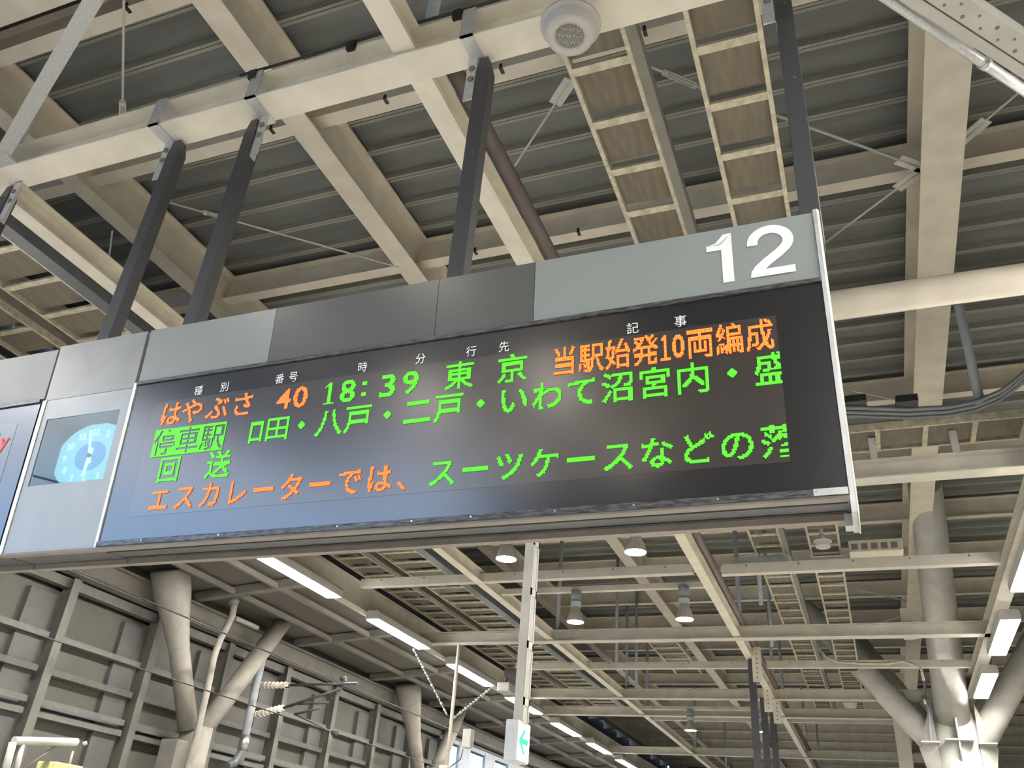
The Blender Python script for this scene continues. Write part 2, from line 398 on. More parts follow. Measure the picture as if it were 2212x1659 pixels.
# long mauve pipe and neighbours above the long beam
pp = thing('mauve_pipe', 'dark mauve round pipe running beside the cream long beam', 'pipe', (-2.25, 8, 6.65))
MB().cyl((-2.235, 3.6, 6.60), (-2.235, 50, 6.60), 0.065, 14).build('pipe_run', PURPLE, pp)
for yy in (5.2, 5.35, 9, 13, 17):
    MB().cyl((-2.30, yy, 6.555), (-2.315, yy, 6.55), 0.014, 8).build('bolt', STEEL, pp)

# ---- diagonal struts
st = thing('frame_brace', 'pale grey steel angle brace rising to the upper left corner of the picture', 'brace', (-5, 2.6, 6.3))
a0 = at(-2, 352, z=6.30); a1 = at(205, 0, z=6.30); d_ = (a1 - a0).normalized()
MB().prism(a0 - d_ * 0.1, a1 + d_ * 1.6, [(-0.045, 0), (0.06, 0), (0.06, 0.012), (-0.033, 0.012), (-0.033, 0.10), (-0.045, 0.10)]).build('angle_bar', GALV, st)
MB().box((a0.x - 0.12, a0.y - 0.08, 6.285), (a0.x + 0.16, a0.y + 0.1, 6.297)).build('gusset_plate', GALV, st)
st = thing('frame_brace', 'light grey round tube crossing the upper right corner of the picture', 'brace', (1, 4, 6.0))
a0 = at(1930, 5, z=6.0); a1 = at(2212, 195, z=6.0); d_ = (a1 - a0)
MB().cyl(a0 - d_ * 1.2, a1 + d_ * 0.8, 0.032, 12).build('tube', GALV, st)
MB().cyl(a0 + d_ * 0.66, a0 + d_ * 0.70, 0.038, 12).build('coupling', GALV, st)
st = thing('perforated_channel', 'white perforated steel channel high in the upper right corner', 'channel', (1, 3.6, 5.9))
a0 = at(2040, -5, z=5.9); a1 = at(2230, 120, z=5.9); d_ = (a1 - a0)
p0_ = a0 - d_ * 1.0; p1_ = a1 + d_ * 0.6
MB().prism(p0_, p1_, [(-0.06, 0), (0.06, 0), (0.06, 0.10), (0.05, 0.10), (0.05, 0.01), (-0.05, 0.01), (-0.05, 0.05), (-0.06, 0.05)]).build('channel_bar', WHITE, st)
nrm = (p1_ - p0_).normalized()
sid = nrm.cross(Vector((0, 0, 1)))
for i in range(26):
    c_ = p0_ + (p1_ - p0_) * (i + 0.5) / 26 + sid * (0.02 if i % 2 else -0.03)
    MB().cyl(c_ + Vector((0, 0, -0.003)), c_ + Vector((0, 0, 0.0)), 0.009 if i % 3 else 0.013, 8).build('slot', DARKBEAM, st)
MB().prism(p0_ - sid * 0.10, p1_ - sid * 0.10, [(-0.03, 0.0), (0.03, 0.0), (0.03, 0.04), (-0.03, 0.04)]).build('cable_cover', WHITE, st)
MB().prism(p0_ - sid * 0.16 + Vector((0, 0, 0.25)), p1_ - sid * 0.16 + Vector((0, 0, 0.25)), [(-0.06, 0), (0.06, 0), (0.06, 0.02), (-0.06, 0.02)]).build('backing_strip', CREAM, st)

# ---- tie rods with turnbuckles in the roof plane
def rod(a, b, label, t0=None, z=8.6, r=0.013, plates=(0, 0)):
    A = at(*a, z=z); B = at(*b, z=z)
    t = thing('tie_rod', label, 'rod', tuple((A + B) / 2)); d = (B - A).normalized(); s = d.cross(Vector((0, 0, 1)))
    MB().cyl(A, B, r, 8).build('bar', PALE, t)
    if t0 is not None:
        T = A + (B - A) * t0
        MB().cyl(T - d * 0.16 + s * 0.028, T + d * 0.16 + s * 0.028, 0.011, 6).cyl(T - d * 0.16 - s * 0.028, T + d * 0.16 - s * 0.028, 0.011, 6).cyl(T - d * 0.19, T - d * 0.14, 0.034, 8).cyl(T + d * 0.14, T + d * 0.19, 0.034, 8).build('turnbuckle', PALE, t)
    for k, P in ((0, A), (1, B)):
        if plates[k]:
            q = 1 if k == 0 else -1
            MB().prism(P - d * 0.05 * q, P + d * 0.3 * q, [(-0.07, -0.006), (0.07, -0.006), (0.07, 0.006), (-0.07, 0.006)]).build('end_plate', PALE, t)
rod((340, 430), (862, 577), 'long thin tie rod passing behind the second hanger of the board', 0.24)
rod((1112, 358), (1228, 180), 'short tie rod ending in a plate at the left cable tray', None, plates=(0, 1))
rod((1380, 133), (1520, 193), 'tie rod with a turnbuckle between the two cable trays', 0.62)
rod((1640, 236), (1990, 362), 'tie rod passing behind the right hanger to the big roof beam', None, plates=(0, 1), r=0.016)
rod((1778, 527), (1985, 372), 'tie rod rising from the board corner to the big roof beam', None, plates=(0, 1))
rod((2212, 190), (2080, 302), 'tie rod on the right side of the big roof beam', None, plates=(0, 1))
rod((268, -20), (264, 300), 'thin tie rod at upper left with a long open turnbuckle', 0.80)
rod((243, 498), (225, 640), 'short thin tie rod behind the leftmost hangers', None)
rod((1800, 835), (1985, 875), 'faint tie rod just right of the board above the conduits', None, z=8.7)
rod((1850, 1272), (1985, 1305), 'faint far tie rod left of the tree column', None, z=8.7, r=0.02)
rod((1900, 1345), (1985, 1320), 'faint far tie rod crossing toward the tree column', None, z=8.7, r=0.02)

# ---- cable trays
def tray(x0, x1, y0, y1, z, step, label, m=TAN, y_first=None):
    t = thing('cable_tray', label, 'cable tray', ((x0 + x1) / 2, (y0 + y1) / 2, z)); w = 0.035
    for x in (x0, x1 - w):
        MB().box((x, y0, z), (x + w, y1, z + 0.09)).build('rail', TRAYRAIL, t)
    pn = rg = None; yy = y_first if y_first is not None else y0
    y_base = yy
    while yy + step < y1:
        if pn is None:
            rg = MB().box((x0 + w, yy - 0.055, z + 0.004), (x1 - w, yy + 0.02, z + 0.03)).build('rung', TRAYRAIL, t)
            pn = MB().box((x0 + w, yy + 0.04, z + 0.055), (x1 - w, yy + step - 0.10, z + 0.065)).build('tray_panel', m, t)
        else:
            clone(rg, (0, yy - y_base, 0), t); clone(pn, (0, yy - y_base, 0), t)
        yy += step
    return t
TZ = 6.9
rs = 0.1035 * 5.3
tray(-0.292 * 5.3, -0.198 * 5.3, 2.5, 30, TZ, rs, 'left one of the two ladder cable trays hanging over the board', y_first=0.888 * 5.3 - 3 * rs)
tray(-0.120 * 5.3, -0.0255 * 5.3, 2.5, 30, TZ, rs, 'right one of the two ladder cable trays hanging over the board', y_first=0.904 * 5.3 - 3 * rs)
tray(-1.80 * 5.3, -1.66 * 5.3, 2.5, 30, TZ, rs, 'far left ladder cable tray nearest the left strip lights')
tray(-1.60 * 5.3, -1.44 * 5.3, 2.5, 30, TZ, rs, 'ladder cable tray at the left edge with wide brown panels', y_first=4.0)
for i, (x_, lb) in enumerate(((-1.42 * 5.3, 'dark steel duct beside the brown cable tray at the left edge'), (-0.19 * 5.3, 'dark narrow duct along the right side of the left tray'),  )):
    o = MB().box((x_ - 0.04 - 0.05 * (i == 0), 2.5, TZ - 0.02), (x_ + 0.04 + 0.05 * (i == 0), 30, TZ + 0.12)).build('cable_duct', CABLE if i != 1 else DARKBEAM); tag(o, lb, 'duct')
# cross tray and conduit bundle right of the board
t = thing('cable_tray', 'brown cross tray on short posts under the conduit bundle', 'cable tray', (0.9, 10.65, 6.9))
for x0 in [-0.05 + 0.55 * i for i in range(5)]:
    MB().box((x0 + 0.03, 10.45, 6.86), (x0 + 0.52, 10.95, 6.90)).build('tray_panel', TAN, t)
    MB().box((x0 - 0.03, 10.42, 6.83), (x0 + 0.03, 10.98, 6.92)).build('rung', TRAYRAIL, t)
for yy in (10.40, 10.98): MB().box((-0.1, yy, 6.83), (3.0, yy + 0.03, 6.93)).build('rail', TRAYRAIL, t)
for i, x in enumerate((0.42, 1.35)):
    MB().box((x - 0.04, 10.6, H + 0.25), (x + 0.04, 10.68, 6.83)).build('support_post', PALE, t)
t = thing('conduit_bundle', 'dark grey bundle of conduits bending upward at the right edge', 'conduit', (1, 10, 6.9))
pts = [at(px, py, z=6.85) for px, py in ((1700, 893), (1840, 889), (1960, 893), (2050, 888), (2110, 876), (2160, 855), (2200, 825), (2250, 780))]
for i in range(5):
    off = Vector((0, (i - 2) * 0.055, 0.02 * (i % 2)))
    MB().sweep([p + off for p in pts], 0.024, 8).build('conduit', CABLE, t)
for px in (1850, 1960): 
    p = at(px, 882, z=6.85); MB().box((p.x - 0.12, p.y - 0.16, 6.86), (p.x + 0.12, p.y + 0.16, 6.95)).build('junction_box', BLACK, t)
# far lower tray pieces seen under the board
for i, (x0, x1, y0, n, lb) in enumerate(((-4.7, -4.0, 20.2, 5, 'short far tray in the middle distance below the thin channel rail'), (0.2, 0.8, 20, 0, ''),)):
    if not n: continue
    tray(x0, x1, y0, y0 + 3.2, 6.75, 0.55, lb)
for i, (px, w_, lb) in enumerate(((1640, 0.45, 'blue-grey cross duct under the left tray end'), (1800, 0.5, 'blue-grey cross duct behind the cream round speaker'))):
    p = at(px, 1206, z=6.75)
    tag(MB().box((p.x - w_, p.y, 6.62), (p.x + w_, p.y + 0.3, 6.78)).build('cross_duct', BLUEG), lb, 'duct')
p = at(1890, 1180, z=6.8)
t = thing('control_box', 'pale louvred box on the frame left of the tree column top', 'box', tuple(p))
bb_ = MB().box((p.x - 0.4, p.y, 6.72), (p.x + 0.42, p.y + 0.3, 6.92)).build('box_body', CREAM, t, 0.01)
for k in range(5): MB().box((p.x - 0.36 + k * 0.15, p.y - 0.004, 6.76), (p.x - 0.26 + k * 0.15, p.y, 6.86)).build('louvre', TAUPE, bb_)
# curved cable under the right side
t = tag(MB().sweep([at(a, b, y=20.6) for a, b in ((1765, 1385), (1772, 1405), (1785, 1420), (1810, 1430), (1860, 1433), (1920, 1433), (1950, 1428), (1975, 1436), (1990, 1445), (1995, 1470))], 0.03, 6).build('drooping_cable', TRAYRAIL), 'cable drooping over the thin channel rail left of the tree column', 'cable')

# ================================================================ LIGHTS
# strip fixtures: housing, diffuser, end caps, rods
def strip_light(x, y0, L, z, label, group, rods=True):
    t = thing('strip_light', label, 'light', (x, y0 + L / 2, z), group); w = 0.165
    prof = [(-w, 0.02), (-w * 0.97, 0.005), (w * 0.97, 0.005), (w, 0.02), (w, 0.14), (w * 0.75, 0.19), (-w * 0.75, 0.19), (-w, 0.14)]
    MB().prism((x, y0, z), (x, y0 + L, z), prof).build('housing', WHITE, t, 0.008)
    MB().box((x - w * 0.86, y0 + 0.05, z - 0.012), (x + w * 0.86, y0 + L - 0.05, z + 0.004)).build('diffuser', TUBE, t)
    if rods:
        sx_ = -1 if x < 0 else 1
        for yy in (y0 + 0.45, y0 + L - 0.45):
            MB().cyl((x, yy, z + 0.18), (x, yy, H + 0.02), 0.012, 6).build('hanging_rod', PALE, t)
    return t
ords = ['partly behind the board', 'second', 'third', 'fourth, partly hidden by the white post', 'fifth', 'sixth', 'seventh', 'eighth', 'ninth', 'tenth']
X_L = -9.36
tag_l = 'left row of strip lights'
for k in range(-3, 11):
    y0 = 11.45 + 3.96 * k
    if y0 > 50: break
    if k < 0: lb = 'strip light of the left row, hidden %s' % ['behind the departure board', 'over the clock end of the board', 'above the viewer', 'behind the viewer, added for floor light'][-k - 1]
    elif k == 0: lb = 'large bright strip light under the left part of the board, nearest of the left row'
    else: lb = 'strip light of the left row, %s from the board' % ords[k] if k != 3 else 'strip light of the left row, partly hidden by the white hanging post'
    strip_light(X_L, y0, 2.5, 6.1, lb, tag_l if k >= 0 else 'left row lights before the board')
for k in range(-6, 3):  # the two rearmost strips are added to brighten the area near the viewer
    y0 = 12.45 + 4.05 * k
    lb = {0: 'strip light cut by the right edge, topmost of the right row', 1: 'strip light second from the top of the right row', 2: 'lowest strip light of the right row beside the tree column'}.get(k, 'strip light of the right row, outside the picture, %s' % ['first above the edge', 'second above the edge', 'beside the viewer', 'just behind the viewer', 'well behind the viewer, added for bounce light', 'farthest behind the viewer, added for bounce light'][min(5, -k - 1)] if k < 0 else '')
    strip_light(2.40, y0, 2.5, 6.1, lb, 'right row of strip lights' if k >= 0 else 'right row lights before the board')
# downlights
def downlight(x, y, zb, r, zt, label, cyl=True):
    t = thing('downlight', label, 'light', (x, y, zb), 'round downlights')
    MB().lathe((x, y, zb), [(r, 0), (r * 1.02, 0.03), (r * 0.8, 0.14), (r * 0.5, 0.24), (r * 0.42, 0.28)], 24).build('reflector', mat('smoked_reflector', (0.30, 0.27, 0.24), 0.4), t)
    MB().cyl((x, y, zb + 0.01), (x, y, zb + 0.016), r * 0.97, 24).build('lens', SPOT, t)
    if cyl:
        MB().cyl((x, y, zb + 0.27), (x, y, zt), r * 0.62, 20).build('lamp_can', BLUEG, t)
        MB().lathe((x, y, zb + 0.36), [(r * 0.64, 0), (r * 0.66, 0.01), (r * 0.66, 0.03), (r * 0.64, 0.04)], 20).build('band', DARKBEAM, t)
    return t
downlight(-4.80, 11.43, 5.78, 0.155, 6.36, 'round bright downlight directly under the board, left of the white post')
downlight(-2.83, 11.43, 5.78, 0.155, 6.36, 'round bright downlight directly under the board, right of the white post')
downlight(-4.79, 14.87, 5.78, 0.155, 6.36, 'cylinder downlight on the slim rail, left one of the pair')
downlight(-2.81, 14.87, 5.78, 0.155, 6.36, 'cylinder downlight on the slim rail, right one of the pair')
downlight(-4.86, 26.2, 5.78, 0.17, 6.36, 'small far downlight low in the picture, left of the dark hangers')
downlight(-2.86, 26.2, 5.78, 0.13, 6.36, 'small far downlight glinting between the dark hangers')
for yy, w_ in ((1.0, 'nearly over the viewer'), (-2.45, 'behind the viewer, added for floor light'), (-5.9, 'well behind the viewer, added for bounce light')):  # pairs behind the viewer are added to light the floor
    for xx, side in ((-4.8, 'left'), (-3.1, 'right')):
        downlight(xx, yy, 5.78, 0.155, 6.36, 'downlight outside the picture %s, %s one of its pair' % (w_, side))
    channel(yy, -6.3, -2.45, 'slim downlight rail outside the picture, %s' % w_, z=6.34, h=0.10, bolts=0, d=0.05)

# ================================================================ SPEAKERS
def speaker(x, y, z, r, label, grille=True):
    t = thing('ceiling_speaker', label, 'speaker', (x, y, z))
    sb_ = MB().lathe((x, y, z), [(0.001, 0.0), (r * 0.52, 0.0), (r * 0.54, -0.006), (r * 0.80, -0.004), (r * 0.83, 0.012), (r * 0.93, 0.06), (r * 0.95, 0.085), (r * 1.03, 0.087), (r * 1.04, 0.10), (r * 0.6, 0.105)], 40).build('speaker_body', WHITE, t)
    if grille:
        g = MB()
        for i in range(-9, 10):
            for j in range(-9, 10):
                a = (i + (j % 2) * 0.5) * r * 0.058; b = j * r * 0.05
                if a * a + b * b < (r * 0.48) ** 2 and not ((i * 3 + j * 5) % 11 == 0):
                    g.cyl((x + a, y + b, z - 0.004), (x + a, y + b, z - 0.001), r * 0.02, 6)
        q = g.build('grille_holes', DARKBEAM, sb_); q['kind'] = 'stuff'
    MB().cyl((x, y, z + 0.10), (x, y, z + 0.2), 0.05, 12).build('mount', GALV, t)
    return t
sp_ = at(1231, 78, z=6.02)
s1 = speaker(sp_.x, sp_.y, 6.02, 0.178, 'big white round speaker with a perforated grille at the top of the picture')
MB().box((sp_.x - 0.05, sp_.y - 0.03, 6.2), (sp_.x + 0.05, sp_.y + 0.06, 6.275)).build('bracket', GALV, s1)
p = at(1778, 1182, z=6.55); s2 = speaker(p.x, p.y, 6.55, 0.135, 'small cream round speaker just under the board right corner', False)
MB().cyl((p.x, p.y, 6.7), (p.x, p.y, 6.9), 0.03, 8).build('rod', PALE, s2)
p = at(1838, 1528, z=6.2); s3 = speaker(p.x, p.y, 6.2, 0.17, 'grey round speaker far off, left of the tree column arm', False)
MB().cyl((p.x, p.y, 6.3), (p.x, p.y, 6.5), 0.03, 8).build('rod', PALE, s3)

# ================================================================ HANGERS OF THE BOARD
YH = 3.37
def hanger(x, label, zt=H, zb=4.28, side=-1, w=0.10):
    t = thing('board_hanger', label, 'hanger', (x, YH, zt), 'dark hangers of the board')
    MB().box((x - w / 2, YH - 0.045, zb), (x + w / 2, YH + 0.045, zt - 0.16)).build('post', CHAR, t, 0.004)
    MB().add([(x - w / 2, YH - 0.045, zt - 0.16), (x + w / 2, YH - 0.045, zt - 0.16), (x + w / 2, YH + 0.045, zt - 0.16), (x - w / 2, YH + 0.045, zt - 0.16),
              (x - w / 2 + 0.012, YH - 0.03, zt - 0.02), (x + w / 2 - 0.03, YH - 0.03, zt - 0.02), (x + w / 2 - 0.03, YH + 0.03, zt - 0.02), (x - w / 2 + 0.012, YH + 0.03, zt - 0.02)],
             [(3, 2, 1, 0), (4, 5, 6, 7), (0, 1, 5, 4), (1, 2, 6, 5), (2, 3, 7, 6), (3, 0, 4, 7)]).build('post_cap', CHAR, t)
    bx = x + side * (w / 2 + 0.035)
    ab_ = MB().box((bx - 0.035, YH - 0.035, zt - 0.40), (bx + 0.035, YH - 0.027, zt)).box((bx - 0.035, YH - 0.035, zt - 0.008), (bx + 0.035, YH + 0.03, zt)).box((bx + side * -0.035 - 0.003, YH - 0.035, zt - 0.40), (bx + side * -0.035 + 0.003, YH + 0.03, zt)).build('angle_bracket', GALV, t)
    for dz in (0.11, 0.21):
        MB().cyl((bx, YH - 0.045, zt - dz), (bx, YH - 0.035, zt - dz), 0.022, 10).build('bolt', DARKBEAM, ab_)
    for dz in (0.28, 0.9):
        MB().cyl((x + 0.01, YH - 0.049, zt - dz), (x + 0.01, YH - 0.045, zt - dz), 0.008, 8).build('rivet', CABLE, t)
    return t
hx = [at(*p, y=YH - 0.0).x for p in ((235, 739), (421, 701), (997, 597), (1745, 452))]
hanger(-4.36, 'dark grey hanger post above the clock panel, leftmost full one')
hanger(-3.66, 'dark grey hanger post second from the left, its bracket on the right side', side=1)
hanger(-1.84, 'dark grey hanger post standing over the middle of the board')
hanger(0.015, 'slim grey hanger post rising above the number twelve', w=0.095)
hanger(-6.10, 'dark hanger cut by the left edge of the picture', zb=4.25, side=1)

# ================================================================ THE BOARD ROW
SL = 0.1
TILT = math.atan(SL)
OR = Vector((0.024, 3.321, 3.0))
def board_root(name, label, cat):
    t = bpy.data.objects.new(name, None); COL.objects.link(t); t.location = OR; t.rotation_euler = (TILT, 0, 0); t['_local'] = 1
    return tag(t, label, cat)
def lb_(n, m, par, a, b, bevel=0.0): return MB().box(a, b).build(n, m, par, bevel)
# glyph raster ------------------------------------------------------
_gc = {}
SER1 = ([((.28, .05), (.44, .05), (.44, .72)), ((.28, .05), (.44, .72), (.28, .72)), ((.08, .56), (.36, .72), (.28, .72)), ((.08, .56), (.36, .60), (.36, .72)), ((.08, 0), (.62, 0), (.62, .06)), ((.08, 0), (.62, .06), (.08, .06))], (.08, 0, .62, .72))
def stroke(path, w):
    T = []; L = []; Rr = []
    for i, p in enumerate(path):
        a = path[max(i - 1, 0)]; b = path[min(i + 1, len(path) - 1)]; d = Vector((b[0] - a[0], b[1] - a[1])).normalized()
        L.append((p[0] - d.y * w / 2, p[1] + d.x * w / 2)); Rr.append((p[0] + d.y * w / 2, p[1] - d.x * w / 2))
    for i in range(len(path) - 1): T += [(L[i], Rr[i], Rr[i + 1]), (L[i], Rr[i + 1], L[i + 1])]
    return T
_w = 0.115
BIG1 = ([((.26, 0), (.38, 0), (.38, .72)), ((.26, 0), (.38, .72), (.26, .60)), ((.10, .49), (.26, .49), (.26, .585)), ((.10, .49), (.26, .585), (.10, .575)), ((.26, .56), (.38, .72), (.295, .72)), ((.10, .575), (.26, .56), (.20, .60)), ((.20, .60), (.26, .56), (.295, .72))], (.10, 0, .38, .72))
_p2 = [(0.075, 0.46)] + [(0.265 + 0.19 * math.cos(math.radians(a)), 0.485 + 0.178 * math.sin(math.radians(a))) for a in range(178, -40, -9)] + [(0.34, 0.30), (0.22, 0.205), (0.13, 0.12), (0.095, 0.055)]
_t2 = stroke(_p2, _w); _t2 += [((0.03, 0), (0.50, 0), (0.50, 0.10)), ((0.03, 0), (0.50, 0.10), (0.045, 0.10))]
BIG2 = (_t2, (0.02, 0, 0.51, 0.72))
def glyph_tris(ch, off=0.012):
    if ch == '1': return SER1
    if ch == 'BIG1': return BIG1
    if ch == 'BIG2': return BIG2
    ck = (ch, off)
    if ck in _gc: return _gc[ck]
    cu = bpy.data.curves.new('g', 'FONT'); cu.body = ch; cu.size = 1; cu.resolution_u = 3; cu.offset = off
    ob = bpy.data.objects.new('g', cu); COL.objects.link(ob)
    dg = bpy.context.evaluated_depsgraph_get(); dg.update()
    me = ob.evaluated_get(dg).to_mesh(); me.calc_loop_triangles()
    vs = [(v.co.x, v.co.y) for v in me.vertices]; T = [tuple(vs[i] for i in t.vertices) for t in me.loop_triangles]
    ob.evaluated_get(dg).to_mesh_clear(); bpy.data.objects.remove(ob); bpy.data.curves.remove(cu)
    if not T: _gc[ck] = ([], (0, 0, 1, 1)); return _gc[ck]
    xs = [p[0] for t in T for p in t]; ys = [p[1] for t in T for p in t]
    _gc[ck] = (T, (min(xs), min(ys), max(xs), max(ys))); return _gc[ck]
def raster(ch, n_w, n_h, em=None, cell=None):
    """lit dots of a character on an n_w x n_h grid; full-width glyphs keep their place in the em box, others fit"""
    T, bb = glyph_tris(ch); on = set()
    if not T: return on
    if cell == 'fit': x0, y0, x1, y1 = bb; y0 -= 0.02; y1 += 0.02
    else: x0, x1, y0, y1 = 0.0, 1.0, -0.12, 0.88
    if em: x0, y0, x1, y1 = em
    sx_ = (x1 - x0) / n_w; sy_ = (y1 - y0) / n_h
    for (a, b, c) in T:
        den = (b[0] - a[0]) * (c[1] - a[1]) - (c[0] - a[0]) * (b[1] - a[1])
        if abs(den) < 1e-12: continue
        i0 = max(0, int((min(a[0], b[0], c[0]) - x0) / sx_ - 1)); i1 = min(n_w - 1, int((max(a[0], b[0], c[0]) - x0) / sx_ + 1))
        j0 = max(0, int((min(a[1], b[1], c[1]) - y0) / sy_ - 1)); j1 = min(n_h - 1, int((max(a[1], b[1], c[1]) - y0) / sy_ + 1))
        for i in range(i0, i1 + 1):
            for j in range(j0, j1 + 1):
                px = x0 + (i + 0.5) * sx_; py = y0 + (j + 0.5) * sy_
                u = ((px - a[0]) * (c[1] - a[1]) - (c[0] - a[0]) * (py - a[1])) / den
                v = ((b[0] - a[0]) * (py - a[1]) - (px - a[0]) * (b[1] - a[1])) / den
                if u >= -1e-6 and v >= -1e-6 and u + v <= 1 + 1e-6: on.add((i, j))
    return on
PT = 0.1695 / 25
HALO = {'led_green': emis('led_green_glow', (0.03, 0.62, 0.0), 1.0), 'led_orange': emis('led_orange_glow', (1.0, 0.10, 0.012), 1.0),  # glow around the lit dots, drawn as emissive backing cells
        'led_amber_red': emis('led_red_glow', (1.0, 0.055, 0.008), 1.0), 'led_red': emis('led_dim_red_glow', (0.8, 0.05, 0.01), 0.8)}
def led_char(ch, xc, z0, m, par, nw=24, nh=24, cell=None, xmax=9, invert=False, wide=None, name='led_character', dy=-0.0045):
    on = raster(ch, nw, nh, cell=cell)
    if invert: on = {(i, j) for i in range(nw) for j in range(nh)} - on
    pw = (wide / nw) if wide else PT
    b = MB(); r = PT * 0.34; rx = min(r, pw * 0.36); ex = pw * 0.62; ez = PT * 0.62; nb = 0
    for i, j in on:
        x = xc + (i + 0.5 - nw / 2) * pw; z = z0 + (j + 0.5) * PT
        if x > xmax: continue
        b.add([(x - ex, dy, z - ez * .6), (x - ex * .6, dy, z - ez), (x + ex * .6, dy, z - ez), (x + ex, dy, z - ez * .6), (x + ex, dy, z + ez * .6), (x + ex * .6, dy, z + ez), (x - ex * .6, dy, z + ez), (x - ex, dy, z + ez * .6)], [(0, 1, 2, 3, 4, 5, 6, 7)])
        y = dy - 0.0006
        b.add([(x - rx, y, z - r * 0.5), (x - rx * 0.5, y, z - r), (x + rx * 0.5, y, z - r), (x + rx, y, z - r * 0.5), (x + rx, y, z + r * 0.5), (x + rx * 0.5, y, z + r), (x - rx * 0.5, y, z + r), (x - rx, y, z + r * 0.5)], [(0, 1, 2, 3, 4, 5, 6, 7)])
    if b.v:
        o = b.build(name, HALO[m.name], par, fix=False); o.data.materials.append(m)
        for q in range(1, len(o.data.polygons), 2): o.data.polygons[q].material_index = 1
        o['kind'] = 'stuff' if ch in '送落' else 'thing'
        if ch not in '送落': del o['kind']
def flat_text(s, xc, zc, h, m, par, name, offset=0.003, dy=-0.003, sx_=1.0, depth=0.0):
    T, bb = glyph_tris(s, offset)
    sc = h / (bb[3] - bb[1]); cxg = (bb[0] + bb[2]) / 2; cyg = (bb[1] + bb[3]) / 2
    b = MB()
    for q, t in enumerate(T): b.add([(xc + (p[0] - cxg) * sc * sx_, dy - (0.0015 if s == 'BIG2' and q >= len(T) - 2 else 0), zc + (p[1] - cyg) * sc) for p in t], [(0, 1, 2)])
    return b.build(name, m, par, fix=False)

DB = board_root('departure_board', 'long grey departure board with green and orange lit text and the number 12', 'display board')
lb_('housing', CASE, DB, (-3.815, 0.03, 0.0), (0.0, 0.30, 1.335), 0.004)
# header panels
hp_ = lb_('header_panel', HDRL, DB, (-1.335, 0.0, 0.99), (-0.001, 0.03, 1.335))
lb_('header_panel', HDRD, DB, (-1.875, 0.001, 0.99), (-1.338, 0.03, 1.335))['label'] = 'dark grey header panel'
lb_('header_panel', HDRD, DB, (-2.90, 0.001, 0.99), (-1.878, 0.03, 1.335))['label'] = 'dark grey header panel'
lb_('header_panel', HDRL, DB, (-3.812, 0.0, 0.99), (-2.903, 0.03, 1.335))
# side cheek
lb_('end_cheek', ALU, DB, (0.0, -0.012, -0.07), (0.022, 0.30, 1.345), 0.003)
lb_('edge_strip', mat('pale_edge', (0.8, 0.82, 0.75), 0.4), DB, (0.022, 0.0, -0.075), (0.028, 0.30, 1.345))
lb_('left_mullion', ALU, DB, (-3.835, -0.008, 0.0), (-3.815, 0.05, 0.985), 0.002)
# screen
scp_ = lb_('screen_panel', SCR, DB, (-3.812, 0.0, 0.03), (-0.002, 0.02, 0.965))
lm_ = lb_('led_matrix', MATRIX, DB, (-3.645, -0.0015, 0.158), (-0.205, 0.0, 0.835))
lb_('top_frame', FRAME, DB, (-3.814, -0.012, 0.967), (-0.001, 0.03, 0.988), 0.002)
bf_ = lb_('bottom_frame', FRAME, DB, (-3.814, -0.018, 0.0), (-0.04, 0.03, 0.030), 0.003)
for x in (-3.5, -3.0, -2.3, -1.9, -1.6, -1.2, -0.85, -0.5, -0.12):
    MB().cyl((x, -0.020, 0.018), (x, -0.017, 0.018), 0.0045, 8).build('screw', STEEL, bf_)
lb_('frame_end', ALU, DB, (-0.13, -0.019, 0.002), (-0.002, 0.03, 0.030))
# underside: front lip, recessed dark tray, rear lip
lb_('front_lip', TRIM, DB, (-3.83, -0.01, -0.012), (0.0, 0.045, 0.0))
lb_('underside_tray', CHAR, DB, (-3.83, 0.045, -0.002), (-0.002, 0.245, 0.012))
for yy in (0.075, 0.085, 0.20):
    lb_('tray_seam', BLACK, DB, (-3.83, yy, -0.006), (-0.01, yy + 0.004, -0.002))
lb_('rear_lip', TRIM, DB, (-3.83, 0.245, -0.03), (-0.02, 0.30, 0.0))
lb_('corner_bracket', ALU, DB, (-0.03, 0.225, -0.06), (0.022, 0.31, -0.005), 0.002)
# platform number
flat_text('BIG1', -0.424, 1.170, 0.262, INKW, hp_, 'platform_number_digit', sx_=1.15)
flat_text('BIG2', -0.196, 1.173, 0.266, INKW, hp_, 'platform_number_digit', sx_=1.12)
# column headings
for ch, x in (('種', -3.344), ('別', -3.164), ('番', -2.796), ('号', -2.709), ('時', -2.280), ('分', -1.942), ('行', -1.661), ('先', -1.485), ('記', -0.841), ('事', -0.619)):
    flat_text(ch, x, 0.874, 0.058, INKW, scp_, 'heading_character', dy=-0.0025, sx_=0.95)
